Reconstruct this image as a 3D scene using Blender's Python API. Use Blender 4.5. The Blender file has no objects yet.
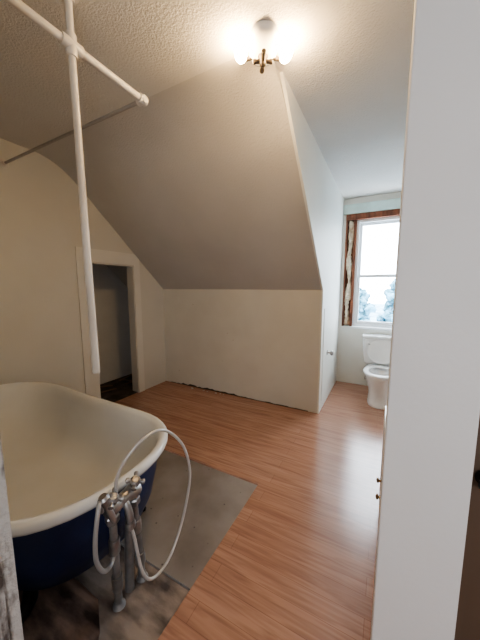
import bpy, bmesh, math, random
from mathutils import Vector, Matrix
random.seed(7)
scene=bpy.context.scene
COL=scene.collection

# ------------------------------------------------------------------ materials
def mat(name,color,rough=0.6,metal=0.0,color2=None,nscale=6.0,bump=0.0,bscale=80.0,spec=0.5,coat=0.0,
        stretch=(1,1,1),lo=0.35,hi=0.65,spots=None,spot_scale=14,spot_lo=0.04,spot_hi=0.07):
    m=bpy.data.materials.new(name); m.use_nodes=True
    nt=m.node_tree; N=nt.nodes; L=nt.links
    b=N['Principled BSDF']
    b.inputs['Roughness'].default_value=rough
    b.inputs['Metallic'].default_value=metal
    b.inputs['Specular IOR Level'].default_value=spec
    b.inputs['Coat Weight'].default_value=coat
    tc=N.new('ShaderNodeTexCoord'); mp=N.new('ShaderNodeMapping'); mp.inputs['Scale'].default_value=stretch
    L.new(tc.outputs['Object'],mp.inputs['Vector'])
    no=N.new('ShaderNodeTexNoise'); no.inputs['Scale'].default_value=nscale; no.inputs['Detail'].default_value=6
    L.new(mp.outputs[0],no.inputs['Vector'])
    cr=N.new('ShaderNodeValToRGB')
    c2=color2 if color2 else tuple(c*0.96 for c in color)
    cr.color_ramp.elements[0].position=lo; cr.color_ramp.elements[1].position=hi
    cr.color_ramp.elements[0].color=(*c2,1); cr.color_ramp.elements[1].color=(*color,1)
    L.new(no.outputs['Fac'],cr.inputs[0])
    out=cr.outputs[0]
    if spots:
        vo=N.new('ShaderNodeTexVoronoi'); vo.inputs['Scale'].default_value=spot_scale
        L.new(tc.outputs['Object'],vo.inputs['Vector'])
        r2=N.new('ShaderNodeValToRGB'); r2.color_ramp.elements[0].position=spot_lo; r2.color_ramp.elements[1].position=spot_hi
        r2.color_ramp.elements[0].color=(1,1,1,1); r2.color_ramp.elements[1].color=(0,0,0,1)
        L.new(vo.outputs['Distance'],r2.inputs[0])
        mx=N.new('ShaderNodeMixRGB'); mx.inputs[2].default_value=(*spots,1)
        L.new(r2.outputs[0],mx.inputs[0]); L.new(out,mx.inputs[1]); out=mx.outputs[0]
    L.new(out,b.inputs['Base Color'])
    if bump>0:
        n2=N.new('ShaderNodeTexNoise'); n2.inputs['Scale'].default_value=bscale; n2.inputs['Detail'].default_value=4
        L.new(tc.outputs['Object'],n2.inputs['Vector'])
        bp=N.new('ShaderNodeBump'); bp.inputs['Strength'].default_value=bump; bp.inputs['Distance'].default_value=0.01
        L.new(n2.outputs['Fac'],bp.inputs['Height']); L.new(bp.outputs[0],b.inputs['Normal'])
    return m

def laminate():
    m=bpy.data.materials.new('laminate'); m.use_nodes=True
    nt=m.node_tree; N=nt.nodes; L=nt.links; b=N['Principled BSDF']
    tc=N.new('ShaderNodeTexCoord')
    br=N.new('ShaderNodeTexBrick'); br.offset=0.37; br.offset_frequency=2
    br.inputs['Color1'].default_value=(0.41,0.225,0.155,1); br.inputs['Color2'].default_value=(0.45,0.26,0.185,1)
    br.inputs['Mortar'].default_value=(0.29,0.15,0.10,1); br.inputs['Scale'].default_value=1
    br.inputs['Mortar Size'].default_value=0.0013; br.inputs['Mortar Smooth'].default_value=0.3
    br.inputs['Brick Width'].default_value=1.9; br.inputs['Row Height'].default_value=0.10
    L.new(tc.outputs['Object'],br.inputs['Vector'])
    mp=N.new('ShaderNodeMapping'); mp.inputs['Scale'].default_value=(1.2,17,1)
    L.new(tc.outputs['Object'],mp.inputs['Vector'])
    no=N.new('ShaderNodeTexNoise'); no.inputs['Scale'].default_value=1.7; no.inputs['Detail'].default_value=7; no.inputs['Distortion'].default_value=1.3
    L.new(mp.outputs[0],no.inputs['Vector'])
    cr=N.new('ShaderNodeValToRGB'); cr.color_ramp.elements[0].position=0.32; cr.color_ramp.elements[1].position=0.62
    cr.color_ramp.elements[0].color=(0.74,0.68,0.66,1); cr.color_ramp.elements[1].color=(1.05,1.05,1.04,1)
    L.new(no.outputs['Fac'],cr.inputs[0])
    mx=N.new('ShaderNodeMixRGB'); mx.blend_type='MULTIPLY'; mx.inputs[0].default_value=1
    L.new(br.outputs['Color'],mx.inputs[1]); L.new(cr.outputs[0],mx.inputs[2])
    L.new(mx.outputs[0],b.inputs['Base Color'])
    b.inputs['Roughness'].default_value=0.23
    b.inputs['Specular IOR Level'].default_value=1.0
    bp=N.new('ShaderNodeBump'); bp.inputs['Strength'].default_value=0.12; bp.inputs['Distance'].default_value=0.002
    L.new(no.outputs['Fac'],bp.inputs['Height']); L.new(bp.outputs[0],b.inputs['Normal'])
    return m

M={}
M['wall']=mat('wall_paint',(0.60,0.59,0.555),0.6,bump=0.06,bscale=60,nscale=2.5)
M['knee']=mat('knee_wall_paint',(0.67,0.66,0.62),0.6,color2=(0.635,0.62,0.58),bump=0.08,bscale=50,nscale=3,spots=(0.42,0.38,0.32),spot_scale=5,spot_lo=0.025,spot_hi=0.045)
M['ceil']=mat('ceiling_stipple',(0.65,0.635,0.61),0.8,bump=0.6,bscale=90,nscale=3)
M['slope']=mat('slope_stipple_shaded',(0.565,0.55,0.53),0.8,bump=0.5,bscale=90,nscale=3)  # same stipple as the flat ceiling, its grazing-angle shade put into a darker colour
M['alcove']=mat('alcove_paint',(0.80,0.81,0.77),0.55,bump=0.08,bscale=50,nscale=2,spots=(0.60,0.59,0.52),spot_scale=6,spot_lo=0.02,spot_hi=0.04)
M['part']=mat('partition_paint',(0.86,0.86,0.86),0.55,bump=0.06,bscale=60,nscale=2)
M['trim']=mat('trim_paint',(0.68,0.67,0.64),0.45,bump=0.05,nscale=5)
M['header']=mat('pale_green_header_paint',(0.66,0.84,0.83),0.6,color2=(0.54,0.68,0.66),nscale=6)
M['peel']=mat('peeling_paint',(0.50,0.48,0.46),0.7,color2=(0.10,0.08,0.07),nscale=26,stretch=(1,1,0.3),lo=0.34,hi=0.46,bump=0.9,bscale=60)
M['closet']=mat('closet_plaster',(0.74,0.75,0.76),0.8,bump=0.1)
M['lam']=laminate()
M['lino']=mat('worn_linoleum',(0.29,0.26,0.24),0.28,color2=(0.16,0.135,0.12),nscale=2.0,bump=0.2,bscale=12,spots=(0.08,0.065,0.06),spot_scale=11,spot_lo=0.03,spot_hi=0.08,lo=.32,hi=.6)
M['ply']=mat('dirty_plywood',(0.28,0.19,0.155),0.5,color2=(0.045,0.03,0.025),nscale=3.0,stretch=(1.2,4,1),lo=0.38,hi=0.6,bump=0.5,bscale=25)
M['ply2']=mat('grey_plywood',(0.29,0.24,0.21),0.5,color2=(0.09,0.068,0.06),nscale=3.6,stretch=(1,3,1),lo=0.34,hi=0.58,bump=0.4,bscale=25)
M['cfloor']=mat('closet_floor_boards',(0.09,0.07,0.06),0.8,color2=(0.03,0.025,0.02),nscale=8)
M['enamel']=mat('aged_enamel',(0.72,0.735,0.745),0.22,color2=(0.66,0.67,0.67),nscale=2,spec=0.5)
M['navy']=mat('navy_paint',(0.010,0.028,0.11),0.4,color2=(0.007,0.017,0.065),nscale=4,bump=0.1,bscale=30)
M['pvc']=mat('white_pvc',(0.70,0.68,0.65),0.35,color2=(0.58,0.55,0.52),nscale=3)
M['rod']=mat('thin_grey_rod',(0.42,0.40,0.38),0.4,color2=(0.34,0.32,0.30),nscale=3)
M['chrome']=mat('worn_chrome',(0.46,0.46,0.47),0.33,metal=0.85,color2=(0.26,0.25,0.25),nscale=9)
M['pipe']=mat('dull_steel_pipe',(0.33,0.33,0.34),0.45,metal=0.6,color2=(0.19,0.185,0.185),nscale=9)
M['hose']=mat('ribbed_hose',(0.58,0.58,0.58),0.35,metal=0.4,nscale=30)
M['hosed']=mat('grey_hose',(0.38,0.38,0.39),0.4,metal=0.4,nscale=30)
M['porc']=mat('porcelain',(0.86,0.87,0.88),0.12,coat=0.4,nscale=1)
M['seat']=mat('toilet_seat_plastic',(0.88,0.88,0.88),0.25)
M['bronze']=mat('dark_bronze',(0.025,0.018,0.014),0.55,metal=0.4)
M['nickel']=mat('dull_nickel',(0.42,0.41,0.40),0.35,metal=0.9)
M['brass']=mat('old_brass',(0.30,0.22,0.13),0.35,metal=0.9)
M['black']=mat('black_metal',(0.015,0.015,0.015),0.4,metal=0.5)
M['rough']=mat('rough_brown_lumber',(0.30,0.115,0.065),0.75,color2=(0.12,0.045,0.025),nscale=5,stretch=(4,4,0.6),bump=0.4,bscale=30)
M['insul']=mat('torn_insulation_paper',(0.76,0.68,0.54),0.9,color2=(0.34,0.19,0.11),nscale=6,stretch=(1,1,0.6),lo=0.38,hi=0.56,bump=0.8,bscale=30)
M['vinyl']=mat('window_vinyl',(0.82,0.86,0.90),0.3)
M['door']=mat('dark_brown_door_paint',(0.13,0.085,0.058),0.5)
M['snow']=mat('snowy_ground',(0.30,0.42,0.52),0.9,color2=(0.10,0.17,0.22),nscale=0.5)
M['leaf']=mat('frosty_foliage',(0.13,0.29,0.38),0.9,color2=(0.02,0.085,0.10),nscale=2.6,lo=.38,hi=.6)
M['bark']=mat('tree_bark',(0.04,0.035,0.03),0.9)
M['chip']=mat('plaster_chip',(0.42,0.39,0.35),0.8)
M['wood']=mat('scrap_lath',(0.20,0.13,0.09),0.8)
def emis(name,color,s):
    m=bpy.data.materials.new(name); m.use_nodes=True
    b=m.node_tree.nodes['Principled BSDF']; b.inputs['Base Color'].default_value=(1,0.9,0.75,1)
    b.inputs['Emission Color'].default_value=(*color,1); b.inputs['Emission Strength'].default_value=s
    return m
M['bulb']=emis('glowing_bulb',(1.0,0.66,0.31),245)
def glass():
    m=bpy.data.materials.new('window_glass'); m.use_nodes=True
    nt=m.node_tree; N=nt.nodes; L=nt.links; N.remove(N['Principled BSDF'])
    t=N.new('ShaderNodeBsdfTransparent'); g=N.new('ShaderNodeBsdfGlossy'); g.inputs['Roughness'].default_value=0.03
    mx=N.new('ShaderNodeMixShader'); mx.inputs[0].default_value=0.05
    L.new(t.outputs[0],mx.inputs[1]); L.new(g.outputs[0],mx.inputs[2]); L.new(mx.outputs[0],N['Material Output'].inputs[0])
    return m
M['glass']=glass()

# ------------------------------------------------------------------ mesh helpers
def mk(name,bm,m,smooth=False,parent=None,label=None,category=None,kind=None,group=None,bevel=0,angle=40):
    bmesh.ops.recalc_face_normals(bm,faces=bm.faces[:])
    me=bpy.data.meshes.new(name); bm.to_mesh(me); bm.free()
    me.materials.append(M[m] if isinstance(m,str) else m)
    if smooth:
        for p in me.polygons: p.use_smooth=True
        try: me.set_sharp_from_angle(angle=math.radians(angle))
        except Exception: pass
    o=bpy.data.objects.new(name,me); COL.objects.link(o)
    if parent: o.parent=parent
    tag(o,label,category,kind,group)
    if bevel>0:
        md=o.modifiers.new('bevel','BEVEL'); md.width=bevel; md.segments=2; md.limit_method='ANGLE'
    return o
def tag(o,label=None,category=None,kind=None,group=None):
    if label: o['label']=label
    if category: o['category']=category
    if kind: o['kind']=kind
    if group: o['group']=group
def empty(name,loc,label,category,group=None):
    o=bpy.data.objects.new(name,None); o.empty_display_size=0.05; COL.objects.link(o); o.location=loc
    tag(o,label,category,None,group); 
    return o
def attach(o,p):
    # keep world geometry (meshes are built in world coordinates)
    o.parent=p; o.matrix_parent_inverse=Matrix.Translation(-Vector(p.location)) if p.type=='EMPTY' else Matrix.Identity(4)
    return o
def bbox(bm,x0,x1,y0,y1,z0,z1):
    v=[bm.verts.new(c) for c in [(x0,y0,z0),(x1,y0,z0),(x1,y1,z0),(x0,y1,z0),(x0,y0,z1),(x1,y0,z1),(x1,y1,z1),(x0,y1,z1)]]
    for f in [(0,3,2,1),(4,5,6,7),(0,1,5,4),(1,2,6,5),(2,3,7,6),(3,0,4,7)]: bm.faces.new([v[i] for i in f])
def box(name,dims,m,**k):
    bm=bmesh.new(); 
    for d in (dims if isinstance(dims[0],(tuple,list)) else [dims]): bbox(bm,*d)
    return mk(name,bm,m,**k)
def prism(bm,pts,axis,a0,a1):
    def P(p,a):
        if axis=='X': return (a,p[0],p[1])
        if axis=='Y': return (p[0],a,p[1])
        return (p[0],p[1],a)
    A=[bm.verts.new(P(p,a0)) for p in pts]; B=[bm.verts.new(P(p,a1)) for p in pts]
    bm.faces.new(A); bm.faces.new(B[::-1])
    n=len(pts)
    for i in range(n): bm.faces.new([A[i],A[(i+1)%n],B[(i+1)%n],B[i]])
def prisms(name,polys,axis,a0,a1,m,**k):
    bm=bmesh.new()
    for p in polys: prism(bm,p,axis,a0,a1)
    return mk(name,bm,m,**k)
def loft(bm,rings,cap0=True,cap1=True):
    V=[[bm.verts.new(p) for p in r] for r in rings]
    n=len(V[0])
    for a,b in zip(V[:-1],V[1:]):
        for i in range(n): bm.faces.new([a[i],a[(i+1)%n],b[(i+1)%n],b[i]])
    if cap0: bm.faces.new(V[0][::-1])
    if cap1: bm.faces.new(V[-1])
def catmull(pts,k=8,closed=False):
    P=[Vector(p) for p in pts]; out=[]
    n=len(P)
    for i in range(n-1):
        p0=P[max(i-1,0)];p1=P[i];p2=P[i+1];p3=P[min(i+2,n-1)]
        for j in range(k):
            t=j/k
            out.append(0.5*((2*p1)+(-p0+p2)*t+(2*p0-5*p1+4*p2-p3)*t*t+(-p0+3*p1-3*p2+p3)*t**3))
    out.append(P[-1]); return out
def tube_bm(bm,pts,r,seg=16,radii=None):
    pts=[Vector(p) for p in pts]; rings=[]; up=None
    for i,p in enumerate(pts):
        t=(pts[min(i+1,len(pts)-1)]-pts[max(i-1,0)]).normalized()
        if up is None:
            up=Vector((0,0,1)) if abs(t.z)<0.9 else Vector((1,0,0))
        s=t.cross(up).normalized(); up=s.cross(t).normalized()
        rr=radii[i] if radii else r
        rings.append([p+ (s*math.cos(a)+up*math.sin(a))*rr for a in [2*math.pi*j/seg for j in range(seg)]])
    loft(bm,rings)
def tube(name,pts,r,m,seg=16,radii=None,**k):
    bm=bmesh.new(); tube_bm(bm,pts,r,seg,radii)
    return mk(name,bm,m,smooth=True,**k)
def rev(bm,prof,base,axis,seg=24):
    """prof: list of (radius, distance along axis)"""
    base=Vector(base); ax=Vector(axis).normalized()
    u=ax.orthogonal().normalized(); w=ax.cross(u)
    rings=[[base+ax*h+(u*math.cos(a)+w*math.sin(a))*max(r,0.0004) for a in [2*math.pi*j/seg for j in range(seg)]] for r,h in prof]
    loft(bm,rings)
def revo(name,prof,base,axis,m,seg=24,**k):
    bm=bmesh.new(); rev(bm,prof,base,axis,seg); return mk(name,bm,m,smooth=True,**k)
S='structure'

# ------------------------------------------------------------------ room constants
XL=-3.03; YK=3.14; YW=4.43; ZC=2.785; YS=1.70; ZK=1.466; XA=-0.62
sl=(ZC-ZK)/(YK-YS)
def zs(y): return ZC-(y-YS)*sl

# left gable wall with closet opening
prisms('wall_left',[
  [(0.24,0),(2.0,0),(2.0,zs(2.0)),(YS,ZC),(0.24,ZC)],
  [(2.0,1.78),(2.59,1.78),(2.59,zs(2.59)),(2.0,zs(2.0))],
  [(2.59,0),(YK,0),(YK,ZK),(2.59,zs(2.59))]],'X',XL-0.12,XL,'wall',kind=S,label='beige painted gable wall with closet opening',category='wall')
box('wall_back',(-4.0,XA-0.02,YK,YK+0.1,0,ZK+0.02),'knee',kind=S,label='low knee wall under the sloping ceiling, scuffed beige paint',category='wall')
prisms('wall_alcove',[[(YK,-0.02),(YW,-0.02),(YW,ZC),(YS,ZC),(YK,ZK)]],'X',XA-0.02,XA,'alcove',kind=S,label='pale cheek wall of the dormer alcove',category='wall')
box('wall_window',[(-0.64,-0.575,YW,YW+0.16,0,ZC),(-0.575,0.45,YW,YW+0.16,0,0.90),(-0.575,0.45,YW,YW+0.16,2.56,ZC),(0.45,0.77,YW,YW+0.16,0,ZC)],'alcove',kind=S,label='pale wall below and around the window',category='wall')
box('wall_right',(0.75,0.85,1.0,YW+0.1,0,ZC),'alcove',kind=S,label='pale side wall behind the vanity',category='wall')
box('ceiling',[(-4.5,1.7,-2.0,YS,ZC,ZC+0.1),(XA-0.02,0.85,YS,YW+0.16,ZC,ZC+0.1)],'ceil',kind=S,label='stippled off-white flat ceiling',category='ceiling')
# sloping ceiling: one smooth shell whose upper edge curves softly into the flat ceiling
bm=bmesh.new()
R=0.22; arc=[]
for i in range(17):
    t=i/16; p0=(YS-R,ZC-0.0015); p1=(YS,ZC-0.0015); p2=(YS+R,zs(YS+R))
    arc.append(tuple((1-t)**2*p0[k]+2*t*(1-t)*p1[k]+t*t*p2[k] for k in (0,1)))
arc=arc+[(YS+0.6,zs(YS+0.6)),(YK,ZK),(YK+0.02,ZK),(YK+0.1,ZK),(YK+0.1,ZK+0.06),(YS+0.05,ZC+0.1),(YS-R,ZC+0.05)]
prism(bm,arc,'X',-4.5,XA-0.02)
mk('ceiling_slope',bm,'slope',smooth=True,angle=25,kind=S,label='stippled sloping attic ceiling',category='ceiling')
# partition and hall
box('wall_partition',(0.025,0.24,0.90,1.0,0,ZC),'part',kind=S,label='white end of a partition wall',category='wall',bevel=0.004)
box('wall_hall',[(0.24,1.6,0.96,1.02,2.05,ZC),(1.05,1.6,0.96,1.02,0,2.05),(1.6,1.7,-2,1.02,0,ZC),(-1.3,1.7,-2.1,-2.0,0,ZC),(-1.3,-1.2,-2,0.1,0,ZC)],'part',kind=S,label='white hallway walls',category='wall')
box('wall_front',(-3.15,-0.735,0.10,0.235,0,ZC),'wall',kind=S,label='wall beside the bathroom doorway',category='wall')
prisms('trim_1',[[(0.085,0),(0.240,0),(0.240,2.1),(0.085,2.1)]],'X',-0.735,-0.718,'peel',kind=S,label='chipped and peeling white doorway jamb',category='door jamb')
box('trim_2',[(-0.718,-0.702,0.13,0.15,0,2.1),(-0.718,-0.712,0.20,0.214,0,2.1)],'peel',kind=S,label='peeling white door stop strip',category='door jamb')
# closet
box('wall_closet',[(-3.9,-3.8,1.2,YK,0,ZC),(-3.9,XL-0.12,1.1,1.2,0,ZC),(-3.8,XL-0.12,YK-0.012,YK,0,ZK+0.01)],'closet',kind=S,label='bare plaster closet walls',category='wall')
prisms('trim_3',[
  [(1.82,0),(2.0,0),(2.0,1.94),(1.82,1.94)],
  [(2.0,1.79),(2.59,1.79),(2.59,1.94),(2.0,1.94)],
  [(2.59,0),(2.69,0),(2.69,zs(2.69)-0.005),(2.62,1.935),(2.59,1.94)]],'X',XL,XL+0.012,'trim',kind=S,label='wide cream painted closet door casing',category='door trim')
box('trim_4',[(XL-0.12,XL+0.0,2.0,2.008,0,1.78),(XL-0.12,XL+0.0,2.582,2.59,0,1.78),(XL-0.12,XL,2.0,2.59,1.772,1.78)],'trim',kind=S,label='cream painted closet jamb lining',category='door trim')
# floors
box('floor',[(-4.5,1.7,1.745,YW+0.1,-0.06,0.0),(-0.775,1.7,-2.0,1.745,-0.06,0.0)],'lam',kind=S,label='reddish brown wood laminate floor',category='floor')
box('floor_linoleum',(XL-0.02,-0.778,0.925,1.736,-0.06,-0.007),'lino',kind=S,label='worn grey brown linoleum sheet under the tub',category='floor')
prisms('floor_board',[[(XL-0.02,0.72),(-1.15,0.68),(-1.02,0.60),(-0.95,0.52),(-0.779,0.46),(-0.779,0.915),(XL-0.02,0.915)]],'Z',-0.06,-0.009,'ply2',kind=S,label='grey weathered plywood strip beside the tub',category='floor')
box('floor_subfloor',[(XL-0.02,-0.778,-2.0,0.92,-0.06,-0.015)],'ply',kind=S,label='dirty dark stained plywood subfloor',category='floor')
box('floor_closet',(-3.8,XL-0.02,1.2,YK,0.0,0.006),'cfloor',kind=S,label='dark dusty closet floor',category='floor')
# hall door leaf with knob
hd=box('door_1',(0.246,1.05,0.965,1.005,0.01,2.04),'door',kind=S,label='dark brown painted hall door',category='door',bevel=0.003)
revo('door_knob',[(0.024,0),(0.026,0.004),(0.01,0.008),(0.01,0.025),(0.022,0.03),(0.027,0.042),(0.022,0.054),(0.0,0.058)],(0.285,0.965,0.955),(0,-1,0),'black',parent=hd,label='black metal knob')
# eave access door in cheek wall
ad=box('door_2',(XA,XA+0.007,3.24,3.60,0.12,1.25),'alcove',kind=S,label='small flush painted eave access door',category='door',bevel=0.002)
revo('door_knob',[(0.032,0),(0.032,0.005),(0.011,0.008),(0.011,0.034),(0.026,0.04),(0.034,0.056),(0.026,0.072),(0.0,0.076)],(XA+0.007,3.50,0.67),(1,0,0),'nickel',parent=ad,label='dull nickel knob')

# ------------------------------------------------------------------ window
box('trim_5',(XA+0.002,0.70,YW-0.03,YW,2.565,2.70),'header',kind=S,label='pale green header board above the window',category='window trim',bevel=0.004)
box('trim_6',(-0.575,0.45,YW-0.02,YW+0.13,2.48,2.56),'rough',kind=S,label='exposed rough brown header lumber',category='window trim')
box('trim_7',[(-0.575,-0.550,YW-0.012,YW+0.14,0.90,2.48),(-0.550,-0.43,YW+0.08,YW+0.14,0.90,2.48),(-0.464,-0.43,YW+0.0,YW+0.08,0.90,2.48)],'rough',kind=S,label='exposed brown stud beside the window',category='window trim')
bm=bmesh.new()
rings=[]
for i in range(61):
    z=0.92+1.55*i/60
    cx=-0.507+0.012*math.sin(z*9)+random.uniform(-.006,.006); w=0.036+0.012*math.sin(z*14+1)+random.uniform(-.006,.006)
    rings.append([(cx+w*math.cos(a)+random.uniform(-.004,.004),YW+0.032+(0.04+random.uniform(-.014,.014))*math.sin(a),z) for a in [2*math.pi*j/12 for j in range(12)]])
loft(bm,rings)
mk('trim_8',bm,'insul',smooth=False,kind=S,label='torn brown paper insulation stuffed beside window',category='insulation')
wf=box('window_1',[(-0.43,-0.39,YW+0.04,YW+0.13,0.90,2.48),(0.41,0.45,YW+0.04,YW+0.13,0.90,2.48),(-0.39,0.41,YW+0.04,YW+0.13,2.44,2.48),(-0.39,0.41,YW+0.04,YW+0.13,0.90,0.94)],'vinyl',kind=S,label='white vinyl double hung window in raw framing',category='window',bevel=0.003)
def sash(z0,z1,y):
    s=box('window_sash',[(-0.39,-0.35,y,y+0.03,z0,z1),(0.37,0.41,y,y+0.03,z0,z1),(-0.35,0.37,y,y+0.03,z0,z0+0.045),(-0.35,0.37,y,y+0.03,z1-0.04,z1)],'vinyl',parent=wf,bevel=0.003)
    box('glass_pane',(-0.35,0.37,y+0.013,y+0.017,z0+0.045,z1-0.04),'glass',parent=s)
sash(0.94,1.68,YW+0.055); sash(1.64,2.44,YW+0.09)
box('window_sill',(-0.43,0.45,YW-0.03,YW+0.05,0.875,0.905),'vinyl',parent=wf,bevel=0.004)
# outside
box('ground_outside',(-60,60,9,90,-3.6,-3.5),'snow',kind=S,label='frosty ground outside the window',category='ground')
def tree(x,y,h,lab,grp):
    e=empty('tree',(x,y,-3.5),lab,'tree',grp)
    t=tube('trunk',[(x,y,-3.5),(x+.1,y,-3.5+h*.4),(x,y,-3.5+h*.8)],.2,'bark',radii=[.25,.18,.08]); attach(t,e)
    bm=bmesh.new()
    for i in range(110):
        f=random.random(); a=random.uniform(0,6.28); rr=h*0.32*(1-f*.6)*random.random()**.5
        c=Vector((x+rr*math.cos(a),y+rr*math.sin(a),-3.5+h*(.25+.72*f)))
        r=bmesh.ops.create_icosphere(bm,subdivisions=2,radius=h*random.uniform(.03,.075),matrix=Matrix.Translation(c))
        for v in r['verts']: v.co=c+(v.co-c)*random.uniform(.6,1.3)
    attach(mk('tree_crown',bm,'leaf'),e)
tree(-1.6,17,5.1,'frosty blue grey tree outside the window','trees outside')
tree(1.3,22,5.9,'frosty blue grey tree outside the window','trees outside')
tree(-4.2,27,6.2,'frosty blue grey tree outside the window','trees outside')
tree(5.2,22,4.5,'frosty blue grey tree outside the window','trees outside')

# ------------------------------------------------------------------ bathtub
CY=0.80
def tring(w,xr,xl,z,n=2.35,K=20,rise=0.055):
    pts=[]
    e=w*0.98; el=w*1.0
    for i in range(K+1):
        a=-math.pi/2+math.pi*i/K
        c=abs(math.cos(a))**(2/n); s=math.copysign(abs(math.sin(a))**(2/n),math.sin(a))
        pts.append([xr-e+e*c,CY+w*s,z])
    M_=6
    xa=xr-e; xb=xl+el
    for i in range(1,M_): pts.append([xa+(xb-xa)*i/M_,CY+w,z])
    for i in range(K+1):
        a=math.pi/2+math.pi*i/K
        c=-abs(math.cos(a))**(2/n); s=math.copysign(abs(math.sin(a))**(2/n),math.sin(a))
        pts.append([xl+el+el*c,CY+w*s,z])
    for i in range(1,M_): pts.append([xb+(xa-xb)*i/M_,CY-w,z])
    for p in pts:
        t=min(max((-2.0-p[0])/1.0,0),1); p[2]+=rise*t*t*(z/0.6)
    return pts
tub=empty('bathtub',(-1.99,CY,0),'white enamel clawfoot bathtub with navy painted outside','bathtub')
bm=bmesh.new()
loft(bm,[tring(*s) for s in [(.20,-1.38,-2.45,.105),(.30,-1.25,-2.62,.115),(.365,-1.16,-2.74,.16),(.41,-1.11,-2.81,.27),(.44,-1.08,-2.86,.42),(.46,-1.065,-2.885,.555),(.472,-1.052,-2.9,.582)]],cap1=False)
attach(mk('tub_shell',bm,'navy',smooth=True,angle=60,label='navy blue painted outer shell'),tub)
bm=bmesh.new()
loft(bm,[tring(*s) for s in [(.468,-1.056,-2.895,.576),(.495,-1.032,-2.93,.562),(.508,-1.020,-2.948,.567),(.514,-1.014,-2.955,.583),(.513,-1.015,-2.955,.600),(.505,-1.023,-2.945,.610),(.490,-1.038,-2.925,.614),(.475,-1.053,-2.91,.609),(.46,-1.068,-2.89,.592),(.448,-1.08,-2.87,.54),(.425,-1.105,-2.83,.42),(.385,-1.14,-2.73,.28),(.33,-1.20,-2.60,.20),(.26,-1.30,-2.48,.165),(.15,-1.45,-2.35,.152),(.04,-1.80,-2.1,.148)]],cap0=False)
attach(mk('tub_basin',bm,'enamel',smooth=True,angle=70,label='white enamel basin with rolled rim'),tub)
for sx,sy in [(-1.38,-1),(-1.38,1),(-2.55,-1),(-2.55,1)]:
    bm=bmesh.new(); y=CY+sy*0.25
    tube_bm(bm,catmull([(sx,y-sy*.02,.14),(sx,y+sy*.04,.10),(sx,y+sy*.05,.055),(sx,y+sy*.075,.02),(sx,y+sy*.1,.016)],5),.03,12,radii=None)
    for k in (-1,0,1): rev(bm,[(0.0,-.018),(.012,-.012),(.017,0),(.012,.012),(0,.018)],(sx+k*.022,y+sy*.105,.009),(0,sy,0),10)
    attach(mk('claw_foot',bm,'black',smooth=True),tub)
bm=bmesh.new(); rev(bm,[(.032,0),(.034,.003),(.028,.005),(.0,.004)],(-1.50,CY,.160),(0,0,1)); attach(mk('drain',bm,'chrome',smooth=True),tub)

# ------------------------------------------------------------------ faucet with hose
fc=empty('bathtub_faucet',(-1.0,0.77,0),'old chrome tub faucet with supply pipes and looping shower hose','faucet')
def A(o): return attach(o,fc)
for y0,y1 in ((0.71,0.665),(0.85,0.775)):
    P=lambda z:(-1.035+ .055*z/.55, y0+(y1-y0)*z/.55, z)
    A(tube('supply_pipe',[P(-.008),P(.30),P(.56)],.017,'pipe',label='dull steel supply pipe'))
    ax=Vector(P(.5))-Vector(P(0))
    A(revo('floor_flange',[(.0,0),(.030,0),(.028,.006),(.022,.014),(.020,.03),(.0,.031)],P(-.009),(0,0,1),'pipe'))
    A(revo('shutoff_valve',[(.0,0),(.023,.0),(.025,.01),(.025,.07),(.023,.08),(.0,.08)],P(.10),ax,'pipe'))
    A(revo('pipe_coupling',[(.0,0),(.022,0),(.024,.006),(.024,.07),(.022,.076),(.0,.076)],P(.32),ax,'chrome'))
    A(revo('union_nut',[(.0,0),(.027,0),(.030,.006),(.030,.034),(.024,.04),(.0,.04)],P(.49),ax,'chrome',seg=6))
A(revo('valve_body',[(.0,0),(.026,.0),(.032,.01),(.034,.05),(.029,.06),(.029,.11),(.034,.12),(.032,.16),(.026,.17),(.0,.17)],(-0.978,0.635,.565),(0,1,0),'chrome'))
for y in (0.66,0.775):
    bm=bmesh.new()
    ax=Vector((.45,-.1,.9)).normalized()
    rev(bm,[(.017,0),(.015,.035),(.022,.04),(.024,.055),(.015,.066),(.0,.068)],(-0.975,y,.58),ax,18)
    c=Vector((-0.975,y,.58))+ax*.052
    u=ax.orthogonal().normalized(); w=ax.cross(u)
    for d in (u,-u,w,-w):
        rev(bm,[(.008,.0),(.008,.026),(.012,.032),(.011,.04),(.0,.044)],c,d,12)
    A(mk('cross_handle',bm,'chrome',smooth=True))
A(tube('diverter_spout',catmull([(-.978,.72,.57),(-.955,.72,.545),(-.94,.722,.50),(-.94,.722,.45)],6),.016,'chrome',label='worn chrome diverter spout'))
A(revo('spout_nut',[(.0,0),(.021,0),(.023,.01),(.021,.03),(.0,.03)],(-.94,.722,.47),(0,0,-1),'chrome'))
# drain overflow assembly
A(tube('overflow_pipe',catmull([(-1.06,.78,.50),(-1.02,.775,.49),(-1.005,.772,.44),(-1.03,.775,.2),(-1.045,.78,.0)],6),.022,'pipe',label='thick dull overflow drain pipe'))
hose=[(-.965,.68,.62),(-.95,.675,.70),(-.925,.70,.775),(-.90,.765,.835),(-.885,.855,.845),(-.88,.94,.785),(-.87,1.015,.67),(-.875,1.06,.50),(-.885,1.035,.34),(-.89,.975,.21),(-.89,.89,.13),(-.90,.80,.12),(-.91,.75,.20),(-.935,.735,.38),(-.94,.722,.45)]
A(tube('shower_hose',catmull(hose,10),.007,'hose',seg=10,label='pale ribbed shower hose'))
h2=[(-.978,.62,.58),(-.95,.595,.65),(-.93,.57,.62),(-.93,.555,.53),(-.94,.56,.43),(-.955,.595,.34),(-.985,.65,.30),(-1.01,.69,.33)]
A(tube('shower_hose',catmull(h2,10),.009,'hosed',seg=10,label='grey flexible feed hose'))
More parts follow.
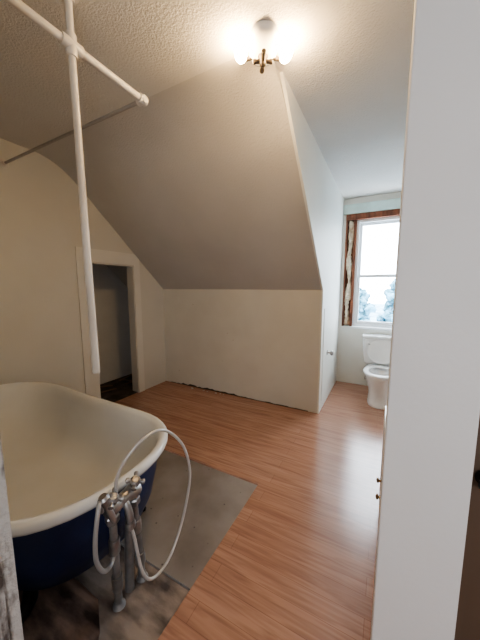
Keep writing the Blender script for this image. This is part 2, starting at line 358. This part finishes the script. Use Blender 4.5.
A(revo('hand_shower',[(.0,0),(.016,.0),(.024,.012),(.018,.03),(.013,.06),(.014,.12),(.010,.14),(.0,.14)],(-.955,.612,.665),(0.1,.25,-.95),'chrome',label='chrome hand shower head'))

# ------------------------------------------------------------------ PVC shower frame
pf=empty('shower_curtain_frame',(-1.31,1.24,2.58),'white plastic pipe shower curtain frame with hanging riser','shower frame')
Z=2.58
def B(o): return attach(o,pf)
B(tube('curtain_pipe',[(-1.31,0.30,Z),(-1.31,1.235,Z)],.0175,'pvc'))
B(tube('curtain_rod',[(-1.31,1.245,Z),(-3.02,1.245,Z)],.011,'rod',label='thin greyish curtain rod'))
B(tube('curtain_rod',[(-1.31,0.30,Z),(-3.02,0.30,Z)],.011,'rod'))
B(tube('ceiling_support_pipe',[(-1.31,0.836,ZC-.001),(-1.31,0.836,Z)],.016,'pvc'))
B(tube('riser_pipe',[(-1.31,0.836,Z),(-1.305,0.84,1.8),(-1.30,0.845,1.06)],.0195,'pvc',radii=[.016,.017,.019]))
B(revo('tee_fitting',[(.0,0),(.023,0),(.025,.004),(.025,.09),(.023,.094),(.0,.094)],(-1.31,.79,Z),(0,1,0),'pvc'))
B(revo('tee_fitting',[(.0,0),(.022,0),(.024,.004),(.024,.09),(.022,.094),(.0,.094)],(-1.31,.836,Z-.05),(0,0,1),'pvc'))
B(revo('elbow_fitting',[(.0,0),(.018,.0),(.025,.006),(.025,.055),(.0,.055)],(-1.31,1.27,Z),(0,-1,0),'pvc'))
B(revo('elbow_fitting',[(.0,0),(.018,.0),(.023,.006),(.023,.06),(.0,.06)],(-1.285,1.245,Z),(-1,0,0),'pvc'))
for y in (1.245,0.30):
    B(revo('wall_flange',[(.040,0),(.038,.006),(.022,.01),(.018,.035),(.0,.035)],(XL,y,Z),(1,0,0),'pvc'))
B(revo('ceiling_flange',[(.045,0),(.043,.006),(.026,.01),(.024,.03),(.0,.03)],(-1.31,.836,ZC),(0,0,-1),'pvc'))

# ------------------------------------------------------------------ ceiling light
LX,LY=-0.645,1.465
lf=empty('ceiling_light',(LX,LY,ZC),'white porcelain ceiling fixture with bronze cross and two lit bulbs','ceiling light')
def C(o): return attach(o,lf)
ca,sa=math.cos(math.radians(28)),math.sin(math.radians(28))
U=Vector((ca,sa,0)); W=Vector((-sa,ca,0)); c0=Vector((LX,LY,ZC))
def oval(a,b,z,n=2.6,K=40):
    return [c0+U*(a*math.copysign(abs(math.cos(t))**(2/n),math.cos(t)))+W*(b*math.copysign(abs(math.sin(t))**(2/n),math.sin(t)))+Vector((0,0,z)) for t in [2*math.pi*i/K for i in range(K)]]
bm=bmesh.new(); loft(bm,[oval(.072,.118,0),oval(.078,.125,-.005),oval(.077,.124,-.022),oval(.072,.116,-.034),oval(.055,.095,-.042),oval(.02,.05,-.044)])
C(mk('canopy',bm,'porc',smooth=True,label='white porcelain canopy'))
bm=bmesh.new()
cc=c0+Vector((0,0,-.040))+W*.03
rev(bm,[(.026,0),(.028,.008),(.021,.02),(.018,.035),(.018,.045),(.010,.055),(.0,.058)],cc,(0,0,-1),20)
for d,l in ((W,1.6),(-W,1.6),(U,1.2),(-U,1.2)): rev(bm,[(.010,0),(.010,.03*l),(.013,.036*l),(.012,.043*l),(.0,.045*l)],cc+Vector((0,0,-.03)),d,12)
C(mk('bronze_cross',bm,'bronze',smooth=True,label='dark bronze cross shaped ornament'))
for s in (-1,1):
    b0=c0+U*s*.116+Vector((0,0,-.045))+W*.058
    C(tube('arm',catmull([c0+U*s*.045+Vector((0,0,-.03))+W*.055,c0+U*s*.08+Vector((0,0,-.035))+W*.058,b0],5),.010,'bronze',seg=12))
    ax=(-W*1.0+Vector((0,0,-.22))+U*s*.05).normalized()
    C(revo('socket',[(.0,-.012),(.014,-.01),(.016,.0),(.016,.016),(.0,.016)],b0,ax,'bronze',seg=16))
    C(revo('bulb',[(.018,.012),(.024,.024),(.030,.042),(.0325,.060),(.0330,.080),(.031,.102),(.025,.120),(.014,.132),(.0,.135)],b0,ax,'bulb',label='glowing warm bulb'))

# ------------------------------------------------------------------ toilet
TX=0.0
to=empty('toilet',(TX,4.0,0),'white porcelain two piece toilet with open seat','toilet')
def T(o): return attach(o,to)
def er(w,y0,y1,z,n=2.2,K=36):
    cy=(y0+y1)/2; h=(y1-y0)/2
    return [(TX+w*math.copysign(abs(math.cos(t))**(2/n),math.cos(t)),cy+h*math.copysign(abs(math.sin(t))**(2/n),math.sin(t)),z) for t in [2*math.pi*i/K for i in range(K)]]
bm=bmesh.new()
loft(bm,[er(.135,3.62,4.30,0.0,3),er(.138,3.615,4.30,.02,3),er(.13,3.63,4.29,.05,3),er(.13,3.63,4.28,.14,2.6),er(.145,3.61,4.28,.22),er(.17,3.57,4.28,.31),er(.19,3.54,4.27,.375),er(.195,3.53,4.26,.40),er(.19,3.535,4.25,.41),er(.14,3.60,4.05,.405),er(.13,3.61,4.03,.37),er(.09,3.68,3.98,.28),er(.04,3.8,3.93,.22)])
T(mk('bowl',bm,'porc',smooth=True,angle=60))
bm=bmesh.new()
K=36
o1=er(.197,3.525,4.08,.412);o2=er(.199,3.522,4.082,.424);o3=er(.19,3.53,4.075,.434);i1=er(.138,3.60,4.00,.434);i2=er(.132,3.605,3.995,.424);i3=er(.135,3.602,4.0,.412)
V=[[bm.verts.new(p) for p in r] for r in (o1,o2,o3,i1,i2,i3)]
for a in range(6):
    A_,B_=V[a],V[(a+1)%6]
    for i in range(K): bm.faces.new([A_[i],A_[(i+1)%K],B_[(i+1)%K],B_[i]])
T(mk('seat',bm,'seat',smooth=True,angle=60))
def lr(w,h,y):
    return [(TX+w*math.cos(t),y+0.06*(1+math.sin(t))*0.4,.445+h+h*math.sin(t)) for t in [2*math.pi*i/K for i in range(K)]]
bm=bmesh.new(); loft(bm,[lr(.16,.15,4.10),lr(.175,.165,4.104),lr(.175,.165,4.114),lr(.16,.15,4.118)])
T(mk('lid',bm,'seat',smooth=True,angle=50))
def br(w,y0,y1,z): return er(w,y0,y1,z,6,40)
bm=bmesh.new(); loft(bm,[br(.20,4.20,4.40,.40),br(.225,4.19,4.405,.43),br(.245,4.185,4.41,.60),br(.25,4.18,4.412,.765),br(.245,4.185,4.41,.77)])
T(mk('tank',bm,'porc',smooth=True,angle=50))
bm=bmesh.new(); loft(bm,[br(.26,4.17,4.418,.771),br(.264,4.166,4.42,.78),br(.264,4.166,4.42,.80),br(.255,4.175,4.412,.812)])
T(mk('tank_lid',bm,'porc',smooth=True,angle=50))
T(tube('flush_lever',[(TX-.17,4.18,.70),(TX-.17,4.155,.70),(TX-.10,4.15,.695)],.008,'chrome',seg=10))
T(tube('supply_line',catmull([(TX-.19,4.40,.12),(TX-.20,4.34,.13),(TX-.19,4.30,.25),(TX-.17,4.28,.41)],6),.006,'chrome',seg=8))

# ------------------------------------------------------------------ vanity cabinet
vc=box('vanity_cabinet',(0.055,0.60,1.06,2.0,0.08,0.675),'part',label='white painted low vanity cabinet behind the partition',category='cabinet')
box('plinth',(0.09,0.60,1.08,1.98,0.0,0.08),'part',parent=vc)
box('countertop',(0.040,0.61,1.05,2.01,0.675,0.70),'porc',parent=vc,bevel=0.004)
for i in range(2):
    y0=1.075+i*.465
    d=box('cabinet_door',(0.041,0.055,y0,y0+.445,0.10,0.655),'part',parent=vc,bevel=0.003)
    revo('knob',[(.006,0),(.006,.010),(.013,.015),(.014,.022),(.0,.027)],(0.041,y0+(.39 if i==0 else .06),.42),(-1,0,0),'brass',parent=d,label='small brown brass knob')

# ------------------------------------------------------------------ debris
def chip(x,y,s,m,name,lab,cat,grp,z=0.0,flat=.35):
    bm=bmesh.new(); n=random.randint(5,7); a0=random.random()*6
    r=[s*random.uniform(.6,1.1) for _ in range(n)]
    rings=[[(x+r[i]*k*math.cos(a0+6.283*i/n),y+r[i]*k*math.sin(a0+6.283*i/n),z+h*s*flat) for i in range(n)] for k,h in ((1,0),(1.05,.5),(.7,1.0))]
    loft(bm,rings); mk(name,bm,m,label=lab,category=cat,group=grp)
# dark ragged strip drawn for the shade in a gap below the knee wall
gp=[(-2.95,0.001)]+[(-2.95+i*.045,0.005+random.random()*(.026 if 5<i<28 else .008)) for i in range(1,50)]+[(-0.75,0.001)]
prisms('gap_shade',[gp],'Y',YK-0.004,YK+0.001,'cfloor',kind=S,label='ragged dark strip painted as the shade of a gap under the knee wall drywall',category='wall gap shade')
for i in range(9):
    x=random.uniform(-2.75,-1.9); chip(x,YK-.04-random.random()*.03,random.uniform(.008,.022),'chip','plaster_chip','small dull plaster crumb at base of knee wall','plaster debris','plaster crumbs by the knee wall')
for i in range(6):
    chip(random.uniform(-1.25,-1.05),random.uniform(.42,.55),random.uniform(.004,.008),'chip','plaster_chip','tiny plaster crumb on the dirty subfloor','plaster debris','plaster crumbs on the subfloor',z=-.015)
for i in range(6):
    x=-3.25-random.random()*.4; y=2.35+random.random()*.6; a=random.uniform(0,3)
    L_=.10+random.random()*.08; dx,dy=math.cos(a)*L_,math.sin(a)*L_; nx,ny=-math.sin(a)*.018,math.cos(a)*.018
    prisms('lath_scrap',[[(x-dx+nx,y-dy+ny),(x+dx+nx,y+dy+ny),(x+dx-nx,y+dy-ny),(x-dx-nx,y-dy-ny)]],'Z',.006+i*.009,.014+i*.009,'wood',label='broken lath scrap on the closet floor',category='wood scrap',group='lath scraps in the closet')

# ------------------------------------------------------------------ lights and world
w=bpy.data.worlds.new('World'); scene.world=w; w.use_nodes=True
bg=w.node_tree.nodes['Background']; bg.inputs[0].default_value=(0.80,0.90,1.0,1); bg.inputs[1].default_value=18.0
pl=bpy.data.lights.new('window_portal','AREA'); pl.shape='RECTANGLE'; pl.size=0.86; pl.size_y=1.62
try: pl.cycles.is_portal=True
except Exception as e: print(e)
po=bpy.data.objects.new('window_portal',pl); COL.objects.link(po); po.location=(0.01,YW+0.2,1.72); po.rotation_euler=(math.radians(-90),0,0)
hl=bpy.data.lights.new('hall_light','AREA'); hl.shape='RECTANGLE'; hl.size=0.8; hl.size_y=1.2; hl.energy=24; hl.color=(0.95,0.97,1.0)
ho=bpy.data.objects.new('hall_light',hl); COL.objects.link(ho); ho.location=(1.15,-1.5,1.6); ho.rotation_euler=(math.radians(90),0,math.radians(25))

# ------------------------------------------------------------------ camera
cd=bpy.data.cameras.new('camera'); cam=bpy.data.objects.new('camera',cd); COL.objects.link(cam)
cd.sensor_fit='HORIZONTAL'; cd.sensor_width=36; cd.lens=36*270/480; cd.clip_start=0.02
cam.location=(0,0,1.5); cam.rotation_euler=(math.radians(90-6.97),0,math.radians(28.2))
scene.camera=cam
scene.view_settings.view_transform='AgX'
try: scene.view_settings.look='AgX - Medium High Contrast'
except Exception as e: print(e)
scene.view_settings.exposure=0.1
